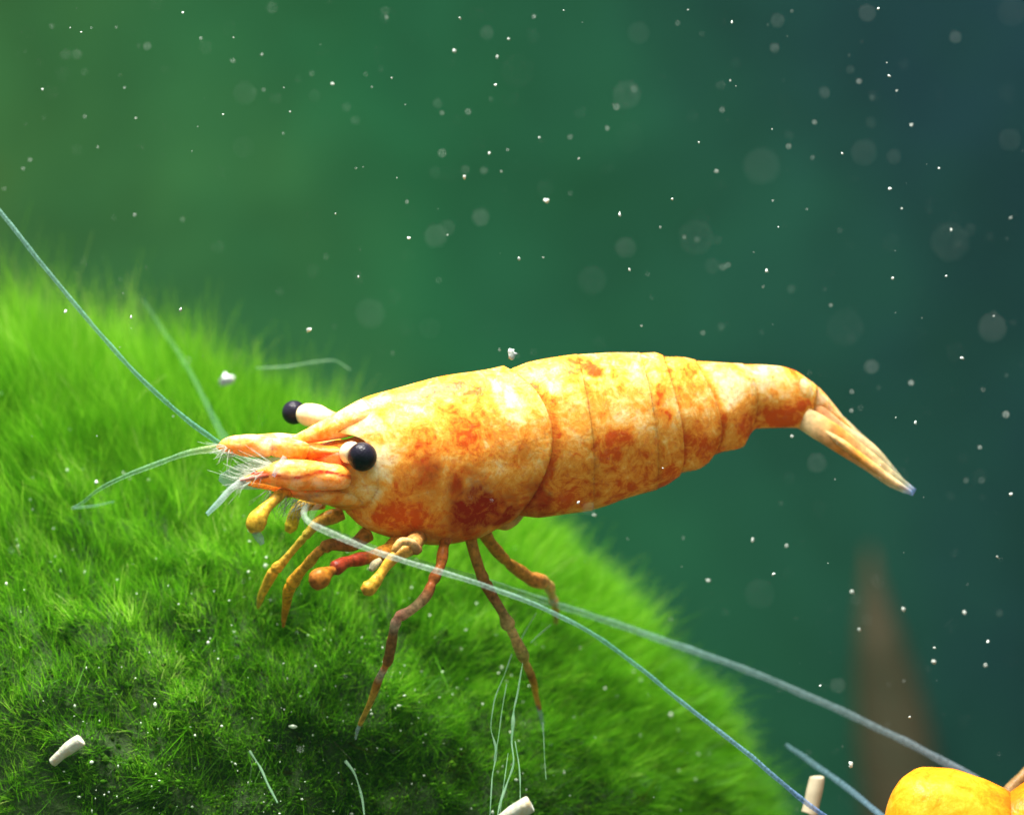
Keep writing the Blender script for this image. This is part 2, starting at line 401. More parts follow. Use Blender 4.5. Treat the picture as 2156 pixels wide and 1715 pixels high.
# ------------------------------------------------------------------ shrimp builders
def loft(name, T, B, y0, wf, mat, parent, nu=40, nv=36, sharp=1.0, pig=None, colors=None, loc=None, ends=True, wob=0.0):
    """closed lobe between an upper and a lower outline (px); y0: depth list; wf: half thickness px list"""
    n = len(T); s = np.arange(n); u = np.linspace(0, n - 1, nu)
    tx, ty = pchip(s, [p[0] for p in T], u), pchip(s, [p[1] for p in T], u)
    bx, by = pchip(s, [p[0] for p in B], u), pchip(s, [p[1] for p in B], u)
    yy = pchip(s, y0, u); ww = pchip(s, wf, u)
    th = np.linspace(0, 2*math.pi, nv, endpoint=False)
    c, sn = np.cos(th), np.sin(th)
    cx, cy_, hx, hy = (tx+bx)/2, (ty+by)/2, (tx-bx)/2, (ty-by)/2
    PX = cx[:, None] + hx[:, None] * c; PY = cy_[:, None] + hy[:, None] * c
    Y = yy[:, None] - np.sign(sn) * (np.abs(sn) ** sharp) * ww[:, None] / PXU
    if wob:
        q = np.stack([PX.ravel() / 28, PY.ravel() / 28, Y.ravel() * 20], 1)
        Y = Y + (vnoise(q, 8) * wob / PXU).reshape(Y.shape)
        PY = PY + (vnoise(q + 31, 9) * wob * .6).reshape(Y.shape)
    f = (DIST + Y) / DIST / PXU
    V = np.stack([(PX - 1078) * f, Y, (857.5 - PY) * f], -1).reshape(-1, 3)
    F = grid_faces(nu, nv, True).tolist()
    if ends: F.append(list(range(nv))[::-1]); F.append(list(range((nu-1)*nv, nu*nv)))
    at = {}
    if pig is not None: at['pigment'] = pig(PX.ravel(), PY.ravel())
    if colors is not None:
        uu = u / (n - 1); C = np.stack([np.interp(uu, [q[0] for q in colors], [(tuple(q[1]) + (1,))[k] for q in colors]) for k in range(4)], 1)
        at['tint'] = np.repeat(C, nv, 0)
    return link(name, V, F, mat, parent, attr=at, loc=loc)

def blotches(L):
    def f(px, py):
        r = np.zeros_like(px)
        q = np.stack([px / 34, py / 34, px * 0], 1); q2 = q * 2.6
        px, py = px + 20 * vnoise(q, 51) + 11 * vnoise(q2, 52), py + 20 * vnoise(q, 53) + 11 * vnoise(q2, 54)
        for (x, y, rx, ry, ang, a) in L:
            ca, sa = math.cos(math.radians(ang)), math.sin(math.radians(ang)); dx, dy = px - x, py - y
            u = (dx*ca + dy*sa) / rx; v = (-dx*sa + dy*ca) / ry
            r = np.maximum(r, a * np.clip(1.05 * np.exp(-(u*u + v*v) ** 1.2), 0, 1))
        return r
    return f
RED = blotches([(960, 815, 75, 16, -6, .9), (1245, 772, 26, 16, 25, 1.0), (1225, 765, 60, 10, -5, .6), (1398, 850, 10, 42, -12, .9), (1300, 930, 22, 30, 0, .9), (1310, 1022, 14, 16, 0, .8),
                (1480, 925, 40, 32, 0, .8), (1580, 905, 55, 40, 0, .8), (1640, 872, 60, 26, -8, 1.3), (990, 925, 50, 16, 30, .7), (900, 930, 22, 8, 20, .5), (1000, 890, 55, 25, 10, .4),
                (1460, 830, 22, 45, 0, .5), (1150, 1010, 25, 70, 8, .75), (1210, 1010, 18, 80, 18, .6), (1410, 1000, 40, 26, -30, .8), (1650, 840, 30, 14, 20, .6), (700, 985, 45, 50, 0, 1.4), (1690, 850, 16, 20, 0, .6),
                (880, 985, 22, 40, 0, .6), (860, 1090, 130, 40, 10, .9), (1250, 1060, 160, 26, -10, .75), (1330, 990, 90, 40, -12, .35), (1165, 895, 16, 50, 0, .35), (930, 1010, 80, 30, 0, .3), (930, 1110, 230, 45, 0, .55), (1250, 1040, 190, 50, -10, .5), (1480, 965, 60, 40, -20, .5), (850, 1070, 170, 60, 5, .5), (1290, 1000, 200, 60, -12, .45), (1540, 905, 90, 40, -20, .5)])  # broad belly patches: orange pigment plus translucent light painted into the colour
CREAM = blotches([(1085, 855, 26, 60, -25, .9), (1175, 820, 40, 22, 20, .9), (1250, 800, 30, 25, 0, .7), (1530, 815, 40, 40, 0, 1.1), (770, 900, 55, 22, -25, .8), (790, 1015, 40, 45, 0, .7), (1300, 860, 20, 60, -10, .5),
                  (1620, 800, 60, 25, 5, .9), (720, 880, 60, 12, -28, .7), (1700, 830, 22, 26, 40, .8), (850, 870, 60, 26, -20, .5), (1050, 800, 40, 16, 0, .7), (1360, 800, 30, 40, 0, .6), (1115, 985, 30, 30, 0, .3), (1340, 905, 26, 40, 0, .5), (805, 965, 45, 40, 0, .7)])
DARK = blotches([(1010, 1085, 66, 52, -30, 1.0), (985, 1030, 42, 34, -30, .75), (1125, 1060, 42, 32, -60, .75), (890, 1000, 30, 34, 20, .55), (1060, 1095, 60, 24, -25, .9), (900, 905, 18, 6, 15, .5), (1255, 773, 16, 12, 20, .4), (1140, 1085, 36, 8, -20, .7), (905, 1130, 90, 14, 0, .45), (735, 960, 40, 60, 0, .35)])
def pigment(px, py): return np.stack([RED(px, py), CREAM(px, py), DARK(px, py)], 1)

# --- main shrimp: stations of upper and lower outline, front to tail
ST = np.array([  # Tx, Ty, Bx, By, half-width fraction, depth y
    [690, 880, 726, 1076, .50, -.10], [763, 839, 765, 1110, .55, -.09], [846, 813, 840, 1136, .58, -.08], [931, 792, 915, 1146, .59, -.06],
    [1011, 783, 1000, 1131, .60, -.04], [1060, 776, 1080, 1094, .60, -.02], [1140, 757, 1150, 1087, .60, .0], [1224, 745, 1240, 1074, .59, .02],
    [1300, 742, 1325, 1047, .58, .05], [1376, 742, 1400, 1022, .57, .08], [1400, 749, 1432, 998, .57, .09], [1440, 752, 1468, 986, .56, .11],
    [1474, 759, 1510, 956, .55, .13], [1543, 764, 1562, 938, .54, .17], [1600, 766, 1594, 902, .53, .20], [1640, 770, 1636, 900, .50, .23], [1672, 779, 1668, 900, .46, .25], [1722, 813, 1698, 906, .40, .28]])
def body_patch(name, s_front, s_rear, scale_f, scale_r, parent, nu=70, nv=96, mat=None, fold=0.0, prev=None):
    """a plate of the body: s_front/s_rear(theta) margins; scale along the plate; thickened edge"""
    th = np.linspace(0, 2*math.pi, nv, endpoint=False)
    c = np.cos(th); sn = np.sin(th)
    a, b = s_front(th), s_rear(th)
    rows = []
    t = np.linspace(0, 1, nu); t = t ** .9
    def ring(s, sc_, inset=0.0):
        k = np.arange(len(ST)); g = [pchip(k, ST[:, i], s) for i in range(6)]
        cx, cy_ = (g[0]+g[2])/2, (g[1]+g[3])/2; hx, hy = (g[0]-g[2])/2, (g[1]-g[3])/2
        h = np.hypot(hx, hy)
        PX = cx + hx * c * sc_; PY = cy_ + hy * c * sc_
        lat = np.sign(sn) * np.abs(sn) ** .88 * (1 - .16 * np.clip(-c, 0, 1) ** 1.5) * (1 - .10 * np.clip(c, 0, 1) ** 3)
        Y = g[5] - lat * g[4] * h * sc_ / PXU
        return PX, PY, Y
    PXs, PYs, Ys = [], [], []
    for tt in t:
        s = a + (b - a) * tt
        scl = np.interp(tt, [0, .5, .85, 1], [scale_f, 1.0, 1.0 + (scale_r - 1) * .7, scale_r])
        scl = 1 + (scl - 1) * (np.where(scl > 1, .12, 1.0) + np.where(scl > 1, .88, 0.0) * np.clip(.35 - c, 0, 1)) if fold else scl
        X, Yp, D = ring(s, scl); PXs.append(X); PYs.append(Yp); Ys.append(D)
    for sc2, ds in ((scale_r - .012, -.02), (scale_r - .05, -.25)):       # rolled-in rear edge
        X, Yp, D = ring(b + ds, 1 + (scale_r - 1) * (.12 + .88 * np.clip(.35 - c, 0, 1)) - (scale_r - sc2) if fold else sc2); PXs.append(X); PYs.append(Yp); Ys.append(D)
    PX, PY, Y = np.array(PXs), np.array(PYs), np.array(Ys)
    q = np.stack([PX.ravel() / 60, PY.ravel() / 60, Y.ravel() * 10], 1)
    PY = PY + (vnoise(q, 4) * 1.2).reshape(PY.shape); Y = Y + (vnoise(q * 1.3 + 9, 6) * 2.2 / PXU).reshape(Y.shape)
    f = (DIST + Y) / DIST / PXU
    V = np.stack([(PX - 1078) * f, Y, (857.5 - PY) * f], -1).reshape(-1, 3)
    pgm = pigment(PX.ravel(), PY.ravel()); low_th = np.tile(np.clip(.5 - c, 0, 1), len(PX))
    if fold:      # soft orange membrane where a plate slides under the one before it
        tt2 = np.concatenate([t, [1, 1]])[:, None]; sv = (a + (b - a) * tt2).ravel(); dm = sv - np.tile(prev(th), len(tt2))
        m = np.exp(-((dm - .05) / .13) ** 2) * fold
        pgm[:, 0] += .75 * m; pgm[:, 1] *= 1 - .8 * m; pgm[:, 2] += .25 * m * low_th
    return link(name, V, grid_faces(len(PX), nv, True), mat or M_shell, parent, attr={'pigment': pgm})

SH = tuple(W(900, 1145, 0))
shrimp = empty('shrimp', SH)
tag(shrimp, 'orange and cream mottled dwarf shrimp with black eyes standing on green algae', 'shrimp')
sin2 = lambda th: np.abs(np.sin(th)) ** 1.6
low = lambda th: np.clip(-np.cos(th), 0, 1)
body_patch('carapace', lambda th: .05 + 1.05 * np.exp(-((np.cos(th) - .28) / .26) ** 2) * (np.abs(np.sin(th)) > 0) + .28 * np.exp(-((np.cos(th) + .25) / .3) ** 2), lambda th: 5.0 + 1.22 * np.clip(1 - np.cos(th) ** 2, 0, 1) ** .85 - .1 * low(th) ** 3,
           1.0, 1.035, shrimp, nu=110, nv=128)
car_rear = lambda th: 5.0 + 1.22 * np.clip(1 - np.cos(th) ** 2, 0, 1) ** .85 - .1 * low(th) ** 3
prev_margin = car_rear
segs = [(4.4, 6.9, .30, .0), (6.5, 8.55, .30, .0), (8.1, 9.85, .62, .30), (9.5, 11.75, .62, .55), (11.4, 13.35, .62, .60), (13.0, 17.0, .10, .0)]
for k, (a, b, bul, rnd) in enumerate(segs):
    rear = (lambda th, b=b, bul=bul, rnd=rnd: b + bul * np.clip(1 - (np.cos(th) * .8 + .2) ** 2, 0, 1) - rnd * low(th) ** 8)
    body_patch('abdomen_segment', (lambda th, a=a: a + 0 * th), rear,
               [.91, .992, .982, .975, .975, .98][k], [1.004, 1.005, 1.034, 1.048, 1.05, 1.0][k], shrimp, nu=60, fold=[.95, .2, .2, .7, .6, .25][k], prev=prev_margin)
    prev_margin = rear

OR, YE, CR, RD, BR, CLR = (.72, .26, .04), (.80, .46, .05), (.86, .66, .34), (.55, .09, .03), (.22, .07, .025), (.45, .60, .62)
# rostrum: flat tapering beak running forward from the carapace ridge
loft('rostrum', [(588, 935), (613, 920), (655, 897), (700, 873), (763, 845), (830, 850)], [(588, 938), (620, 937), (663, 931), (712, 924), (762, 912), (830, 890)],
     [-.15, -.145, -.135, -.12, -.11, -.10], [3, 9, 18, 32, 44, 20], M_shell, shrimp, pig=lambda x, y: np.stack([.25 * np.exp(-((y - (940 - .38 * (x - 588))) / 12) ** 2), .55 + 0 * x, 0 * x], 1), sharp=1.2)
loft('head', [(640, 960), (660, 940), (705, 928), (765, 918), (810, 930)], [(640, 1015), (660, 1045), (705, 1068), (760, 1082), (810, 1060)], [-.12, -.12, -.11, -.10, -.1], [8, 40, 68, 80, 70], M_shell, shrimp, pig=pigment, wob=5)

def eye(stalk_a, stalk_b, ra, rb, ball, r, parent):
    st = tube('eye_stalk', [(*stalk_a, ra), ((stalk_a[0]+stalk_b[0])/2, (stalk_a[1]+stalk_b[1])/2, (stalk_a[2]+stalk_b[2])/2, (ra+rb)/2 * 1.05), (*stalk_b, rb), (stalk_b[0] + .35*(ball[0]-stalk_b[0]), stalk_b[1] + .35*(ball[1]-stalk_b[1]), stalk_b[2] + .35*(ball[2]-stalk_b[2]), rb * .8)],
              M_eyestalk, parent, n=30, seg=24, colors=[(0, (.76, .34, .10)), (.35, (.84, .60, .32)), (1, (.86, .72, .46))], jit=.12)
    c = W(*ball); R = r / PXU
    nu_, nv_ = 22, 32
    a = np.linspace(0.02, math.pi - .02, nu_)[:, None]; b = np.linspace(0, 2*math.pi, nv_, endpoint=False)[None]
    S = np.stack([np.sin(a)*np.cos(b), np.sin(a)*np.sin(b), np.cos(a) + 0*b], -1).reshape(-1, 3)
    F = grid_faces(nu_, nv_, True).tolist(); F.append(list(range(nv_))[::-1]); F.append(list(range((nu_-1)*nv_, nu_*nv_)))
    link('eye', c + S * R, F, M_eye, st)
eye((732, 952, -.12), (738, 954, -.20), 15, 23, (763, 961, -.245), 30, shrimp)
eye((705, 890, .10), (648, 872, .16), 24, 22, (619, 868, .20), 26, shrimp)

# tail fan: telson and four uropod blades
loft('telson', [(1672, 782), (1700, 797), (1730, 821), (1757, 853), (1794, 901)], [(1665, 870), (1690, 868), (1722, 872), (1754, 884), (1793, 904)], [.25, .27, .30, .33, .36], [24, 24, 18, 12, 3], M_shell, shrimp,
     pig=lambda x, y: np.stack([.8 * np.exp(-((y - (835 + .55 * (x - 1672))) / 14) ** 2), .75 + 0 * x, 0 * x], 1))
def uropod(T, B, y0, th, cols): return loft('tail_fan_blade', T, B, y0, th, M_fin, shrimp, colors=cols, sharp=1.3, nv=28, wob=1.5)
CL2, BLU = (.58, .60, .40, .70), (.20, .34, .66, .55)
uropod([(1625, 842), (1662, 846), (1705, 860), (1760, 890), (1835, 950), (1893, 1000), (1929, 1029)], [(1625, 880), (1664, 893), (1705, 917), (1760, 952), (1823, 990), (1876, 1026), (1922, 1043)], [.28, .265, .248, .232, .24, .25, .26], [4, 6, 9, 10, 8, 5, 2],
       [(0, (.80, .28, .04)), (.18, (.82, .34, .07)), (.30, CR), (.52, OR), (.74, CR), (.88, CL2), (1, BLU)])
uropod([(1672, 835), (1720, 848), (1780, 893), (1840, 935), (1880, 980), (1905, 1012)], [(1672, 880), (1720, 893), (1780, 930), (1835, 968), (1872, 995), (1903, 1015)], [.27, .28, .30, .32, .33, .34], [12, 11, 9, 7, 4, 2],
       [(0, OR), (.3, (.78, .40, .18)), (.6, CR), (.85, CL2), (1, CL2)])
uropod([(1650, 858), (1695, 872), (1730, 893), (1790, 935), (1850, 980), (1900, 1018), (1922, 1034)], [(1650, 872), (1695, 889), (1730, 912), (1790, 957), (1845, 998), (1892, 1026), (1920, 1038)], [.28, .26, .235, .215, .215, .22, .225], [3, 5, 7, 7, 6, 4, 2],
       [(0, OR), (.2, (.82, .40, .10)), (.34, CR), (.55, (.72, .30, .04)), (.8, CR), (1, BLU)])
uropod([(1680, 815), (1740, 848), (1800, 900), (1850, 948), (1892, 1000)], [(1680, 850), (1740, 885), (1800, 930), (1846, 975), (1885, 1005)], [.36, .38, .41, .44, .46], [10, 9, 8, 6, 3], [(0, OR), (.4, CR), (.8, CL2), (1, CLR)])

# antennule bases, antennal scales
def pg(red, cream, dark=0.0, stripe=0):
    return lambda x, y: np.stack([red + .5 * vnoise(np.stack([x/22, y/22, x*0], 1), 5).clip(0, 1), cream + .3 * vnoise(np.stack([x/18, y/18, x*0+7], 1), 6), dark + .6 * vnoise(np.stack([x/24, y/9, x*0+3], 1), 8).clip(.1, 1) + (.8 * np.exp(-((y - stripe - 6 * np.sin(x / 23)) / 4) ** 2) if stripe else 0)], 1)
for T_, B_, yy_, ww_, pp_ in (
    ([(780, 948), (740, 940), (690, 937), (650, 932), (632, 936)], [(780, 970), (740, 974), (690, 972), (650, 968), (632, 960)], -.155, [14, 25, 25, 22, 14], pg(.5, .3, .15)),
    ([(652, 934), (635, 927), (600, 921), (575, 920), (562, 926)], [(652, 960), (635, 966), (600, 964), (575, 960), (562, 952)], -.165, [14, 22, 22, 19, 12], pg(.15, .5)),
    ([(578, 924), (560, 917), (525, 914), (495, 916), (472, 924), (456, 938)], [(578, 954), (560, 962), (525, 962), (495, 957), (472, 951), (455, 943)], -.17, [12, 20, 19, 16, 12, 3], pg(.1, .6))):
    loft('antennule_base', T_, B_, [yy_] * len(T_), ww_, M_shell, shrimp, pig=pp_, wob=3)
loft('antennule_base', [(720, 925), (640, 915), (570, 912), (520, 918), (478, 928)], [(720, 960), (640, 950), (570, 946), (520, 950), (478, 944)], [.02, .02, .03, .03, .04], [24, 22, 20, 16, 5], M_shell, shrimp, pig=pg(.2, .4), wob=3)
loft('antennal_scale', [(800, 1000), (745, 983), (690, 975), (640, 968), (600, 968), (560, 980), (530, 995), (503, 1008)], [(800, 1010), (745, 1028), (690, 1032), (640, 1032), (600, 1028), (560, 1020), (530, 1014), (503, 1011)], [-.08, -.18, -.23, -.24, -.25, -.25, -.25, -.25], [4, 22, 26, 25, 22, 16, 10, 3], M_shell, shrimp, pig=pg(.15, .5, stripe=1000), wob=4)
loft('antennal_scale', [(810, 1040), (755, 1030), (710, 1027), (660, 1026), (620, 1020), (580, 1014), (540, 1012), (505, 1011)], [(810, 1050), (760, 1066), (710, 1064), (660, 1058), (620, 1048), (580, 1036), (540, 1026), (505, 1015)], [-.08, -.16, -.17, -.18, -.19, -.19, -.19, -.19], [4, 26, 28, 26, 22, 16, 10, 3], M_shell, shrimp, pig=pg(.25, .5, .05), wob=3)
loft('scale_fringe', [(600, 962), (560, 962), (520, 972), (485, 985), (462, 1000)], [(600, 1030), (560, 1030), (520, 1030), (485, 1028), (460, 1012)], [-.18, -.17, -.16, -.15, -.15], [4, 4, 3, 3, 1], M_clear, shrimp, colors=[(0, (.6, .6, .5)), (1, (.40, .62, .60))])
tube('scale_spine', [(566, 1000, -.27, 7), (535, 1005, -.27, 5), (505, 1011, -.27, 3)], M_leg, shrimp, n=16, colors=[(0, RD), (1, (.75, .45, .4))])
tube('mouthpart', [(600, 962, -.3, 6), (585, 985, -.31, 6), (575, 1002, -.31, 4)], M_feeler, shrimp, n=16, colors=[(0, (.75, .6, .55)), (1, (.75, .62, .7))])

# fine bristles fringing the mouthparts and scales
def bristles(n, seed, a0, a1, spread, length):
    r = np.random.default_rng(seed); Vs, Fs, o_ = [], [], 0
    for k_ in range(n):
        t_ = r.uniform(); p0 = np.array(a0[:2]) * (1 - t_) + np.array(a1[:2]) * t_; y_ = a0[2] * (1 - t_) + a1[2] * t_ + r.normal(0, .03)
        an = math.radians(r.uniform(*spread)); L_ = length * r.uniform(.5, 1.2); bd = r.normal(0, 9)
        pts = np.array([W(p0[0], p0[1], y_), W(p0[0] + .5 * L_ * math.cos(an) + bd * .3, p0[1] + .5 * L_ * math.sin(an) + bd * .3, y_ - .01), W(p0[0] + L_ * math.cos(an) + bd, p0[1] + L_ * math.sin(an) + bd, y_ - .02)])
        q_, u_ = smooth_path(pts, 7); v_, f_ = tube_arrays(q_, np.linspace(1.1, .4, 7) / PXU, 4)
        Vs.append(v_); Fs += [[i_ + o_ for i_ in ff] for ff in f_]; o_ += len(v_)
    V_ = np.vstack(Vs); b_ = link('bristles', V_, Fs, M_feeler, shrimp, attr={'tint': np.tile([.60, .68, .58, 1], (len(V_), 1))}); b_['kind'] = 'stuff'
bristles(90, 1, (575, 975, -.22), (520, 1020, -.24), (140, 215), 62)
bristles(60, 2, (560, 1030, -.2), (650, 1060, -.16), (95, 150), 45)
bristles(40, 3, (470, 935, -.16), (500, 960, -.16), (120, 200), 40)
# feelers
BG, BGD, WG = (.15, .40, .34), (.16, .34, .55), (.46, .58, .46)
def feeler(name, pts, cols, n=260, mat=None):
    pts = [(a, b, c, r * .78) for a, b, c, r in pts]
    return tube(name, pts, mat or M_feeler, shrimp, n=n, seg=9, colors=cols, ann=.12, nann=n // 3, jit=.12)
feeler('antennule', [(470, 938, -.17, 8), (440, 918, -.19, 7.5), (400, 888, -.21, 7), (300, 800, -.26, 6.5), (200, 690, -.30, 6.5), (100, 570, -.33, 6), (0, 445, -.35, 6), (-160, 240, -.36, 5)], [(0, BG), (1, (.30, .52, .46))], 360)
feeler('antennule', [(472, 940, -.10, 10), (400, 952, -.04, 8), (320, 980, .0, 7), (250, 1008, .05, 6), (205, 1032, .1, 5), (170, 1060, .14, 4.5), (152, 1069, .16, 4), (190, 1066, .2, 4), (240, 1056, .26, 3)], [(0, (.6, .62, .3)), (.2, (.30, .55, .30, .9)), (.7, (.26, .52, .36, .6)), (1, (.26, .52, .36, .3))], 220)
feeler('antennule', [(480, 935, .04, 14), (455, 890, .30, 11), (425, 830, .55, 9), (390, 765, .8, 8), (340, 690, 1.0, 7), (300, 630, 1.1, 5)], [(0, (.22, .46, .34)), (1, (.16, .36, .18))], 160, M_ghost)
feeler('antennule', [(515, 1008, -.26, 10), (485, 1030, -.28, 9), (460, 1058, -.3, 8), (436, 1082, -.31, 6)], [(0, (.62, .66, .62)), (1, (.34, .58, .56))], 60, M_clear)
feeler('antenna', [(668, 1045, -.16, 7), (648, 1062, -.24, 8), (640, 1080, -.30, 9), (648, 1096, -.33, 9), (670, 1110, -.35, 9), (705, 1126, -.36, 9), (777, 1156, -.38, 8), (903, 1196, -.40, 8), (1030, 1236, -.40, 7), (1139, 1278, -.40, 6.5), (1236, 1327, -.40, 6), (1340, 1400, -.38, 6), (1428, 1472, -.36, 6), (1577, 1588, -.33, 6.5), (1688, 1682, -.30, 7), (1760, 1735, -.28, 7), (1900, 1850, -.25, 6)],
       [(0, (*WG, .10)), (.045, (*WG, .45)), (.09, (*WG, .75)), (.2, (.46, .58, .48, .9)), (.5, (*BG, 1)), (.7, (.24, .44, .62, 1.2)), (.85, (.20, .34, .66, 1.4)), (1, (.20, .34, .66, 1.4))], 520)
feeler('antenna', [(690, 1050, -.02, 7), (664, 1070, -.06, 8), (655, 1088, -.10, 9), (670, 1102, -.13, 9), (705, 1120, -.16, 9), (777, 1150, -.18, 9), (903, 1188, -.10, 9), (1030, 1226, .15, 9), (1139, 1262, .40, 9), (1236, 1293, .55, 9), (1364, 1336, .62, 9.5), (1556, 1404, .60, 9.5), (1748, 1485, .55, 10), (1876, 1545, .50, 10), (1983, 1600, .45, 10.5), (2060, 1640, .42, 10)],
       [(0, (*WG, .1)), (.08, (*WG, .5)), (.35, (.30, .52, .40, .6)), (.6, (.20, .36, .34, .9)), (1, (.26, .33, .40, 1.1))], 420)

# grooming and feeding legs
last_leg = None
def leg(name, pts, cols, n=60, mat=None, jit=.14, seed=1, joints=()):
    if joints:      # resample and pinch at the joints
        P_ = np.array(pts, float); q_, u_ = smooth_path(P_, 120)
        for tj in joints: q_[:, 3] *= 1 - .22 * np.exp(-((u_ - tj) / .012) ** 2) + .10 * np.exp(-((u_ - tj + .03) / .018) ** 2)
        pts = [tuple(x) for x in q_]; n = 150
    global last_leg
    o_ = tube(name, pts, mat or M_leg, last_leg if name == 'claw_tip' else shrimp, n=n, seg=14, colors=cols, jit=jit, seed=seed)
    if name != 'claw_tip': last_leg = o_
    return o_
leg('claw_leg', [(660, 1040, -.12, 10), (600, 1036, -.22, 11), (572, 1058, -.26, 12), (553, 1078, -.28, 14), (543, 1095, -.29, 19), (537, 1110, -.29, 18), (533, 1122, -.29, 8)], [(0, OR), (.4, (.72, .30, .02)), (.62, YE), (1, (.76, .48, .04))], seed=2)
leg('claw_tip', [(538, 1118, -.29, 11), (546, 1132, -.29, 10), (552, 1146, -.29, 5)], [(0, (.3, .5, .4)), (1, CLR)], 16, M_clear)
leg('claw_leg', [(680, 1058, .0, 14), (640, 1064, .02, 14), (618, 1085, .04, 14), (612, 1105, .05, 14), (606, 1120, .05, 7)], [(0, OR), (.5, (.62, .50, .04)), (1, (.60, .46, .03))], seed=3)
leg('claw_leg', [(720, 1080, .02, 16), (672, 1100, .0, 13), (645, 1125, .0, 10), (620, 1155, .02, 9), (596, 1182, .04, 10), (576, 1202, .06, 12), (560, 1232, .10, 10), (549, 1258, .14, 8), (543, 1280, .18, 3)], [(0, OR), (.3, (.60, .50, .06)), (.6, YE), (1, (.62, .48, .03))], 80, seed=4, joints=(.35, .68))
leg('claw_leg', [(775, 1122, -.06, 18), (735, 1148, -.10, 14), (703, 1146, -.12, 13), (670, 1162, -.11, 12), (650, 1185, -.08, 11), (630, 1206, -.05, 12), (610, 1238, .0, 14), (604, 1262, .06, 11), (600, 1290, .12, 8), (596, 1318, .18, 3)], [(0, (.55, .20, .03)), (.2, (.40, .12, .03)), (.4, (.66, .36, .04)), (.62, (.72, .36, .02)), (.8, (.62, .26, .02)), (1, (.48, .18, .03))], 90, seed=5, joints=(.36, .70))
leg('claw_leg', [(850, 1140, -.08, 22), (796, 1168, -.18, 16), (752, 1176, -.22, 13), (728, 1184, -.25, 14), (708, 1196, -.28, 16), (700, 1200, -.285, 10)], [(0, OR), (.45, (.66, .28, .03)), (.6, (.36, .05, .02)), (1, (.24, .03, .015))], 60, seed=6)
leg('claw_tip', [(704, 1198, -.29, 8), (688, 1206, -.31, 14), (674, 1216, -.33, 21), (662, 1224, -.34, 19), (654, 1228, -.345, 8)], [(0, (.40, .12, .02)), (.4, (.50, .20, .02)), (1, (.34, .10, .02))], 40, seed=7)
leg('claw_leg', [(880, 1130, -.12, 22), (866, 1150, -.22, 16), (838, 1166, -.26, 12), (818, 1186, -.28, 11), (803, 1206, -.29, 12), (790, 1224, -.30, 15), (776, 1238, -.30, 17), (762, 1246, -.30, 9)], [(0, (.46, .16, .03)), (.3, (.62, .34, .10)), (.55, (.70, .38, .05)), (.8, YE), (1, (.48, .26, .03))], 70, seed=8)
leg('mouthpart', [(880, 1158, -.24, 12), (866, 1142, -.27, 9), (848, 1140, -.29, 9), (836, 1150, -.30, 8), (828, 1162, -.30, 5)], [(0, (.34, .14, .04)), (.4, (.78, .50, .22)), (1, (.66, .36, .08))], 30, seed=9)
leg('mouthpart', [(800, 1180, -.2, 9), (788, 1190, -.22, 11), (780, 1200, -.23, 6)], [(0, (.75, .62, .35)), (1, (.62, .60, .40))], 24, seed=10)
# walking legs
leg('walking_leg', [(945, 1110, -.06, 18), (934, 1150, -.12, 12), (926, 1191, -.16, 11.5), (914, 1218, -.18, 11), (896, 1256, -.20, 11), (864, 1284, -.20, 11), (838, 1300, -.20, 12), (830, 1318, -.19, 10), (825, 1347, -.17, 10.5), (818, 1384, -.14, 10), (806, 1412, -.11, 8), (798, 1430, -.09, 8), (777, 1485, -.04, 6.5), (757, 1526, .0, 4.5)],
    [(0, (.40, .10, .02)), (.14, (.46, .13, .02)), (.30, (.34, .10, .03)), (.38, (.58, .40, .20)), (.46, (.62, .28, .18)), (.50, (.50, .38, .26)), (.54, (.26, .12, .04)), (.66, (.24, .10, .03)), (.69, (.58, .20, .04)), (.73, (.45, .40, .30)), (.78, (.36, .13, .02)), (.86, (.56, .36, .05)), (1, (.50, .34, .05))], 130, seed=11, joints=(.26, .49, .71))
leg('claw_tip', [(759, 1522, .0, 5), (752, 1538, .01, 4), (748, 1556, .02, 2)], [(0, CLR), (1, (.4, .55, .5))], 14, M_feeler)
leg('walking_leg', [(985, 1105, .0, 18), (995, 1148, -.02, 13), (1008, 1195, -.03, 12), (1030, 1240, -.02, 12), (1056, 1284, .0, 11.5), (1066, 1308, .02, 13), (1078, 1332, .06, 11), (1098, 1372, .13, 12), (1106, 1394, .17, 9), (1121, 1432, .25, 7.5), (1135, 1490, .36, 5)],
    [(0, (.62, .28, .03)), (.12, (.46, .20, .03)), (.3, (.28, .10, .03)), (.40, (.36, .24, .08)), (.47, (.74, .52, .20)), (.55, (.70, .42, .16)), (.62, (.44, .38, .10)), (.72, (.74, .44, .10)), (.78, (.30, .10, .02)), (.86, (.62, .36, .04)), (.93, (.68, .40, .06)), (1, (.36, .10, .02))], 130, seed=12, joints=(.30, .57, .76))
leg('claw_tip', [(1134, 1486, .35, 6), (1139, 1508, .39, 5), (1143, 1534, .43, 2)], [(0, CLR), (1, (.3, .5, .5))], 14, M_feeler)
leg('walking_leg', [(1010, 1100, .10, 20), (1030, 1138, .12, 14), (1066, 1180, .16, 12), (1092, 1200, .20, 13), (1120, 1219, .24, 15), (1140, 1224, .27, 15), (1154, 1232, .32, 13), (1162, 1250, .42, 9), (1168, 1268, .54, 8.5), (1172, 1308, .74, 5)],
    [(0, (.55, .22, .02)), (.2, (.52, .24, .03)), (.38, (.60, .24, .05)), (.46, (.74, .48, .14)), (.62, (.74, .42, .12)), (.66, (.8, .66, .5)), (.7, (.74, .40, .08)), (.85, (.62, .34, .06)), (1, (.45, .30, .15))], 110, seed=13, joints=(.36, .70, .88))
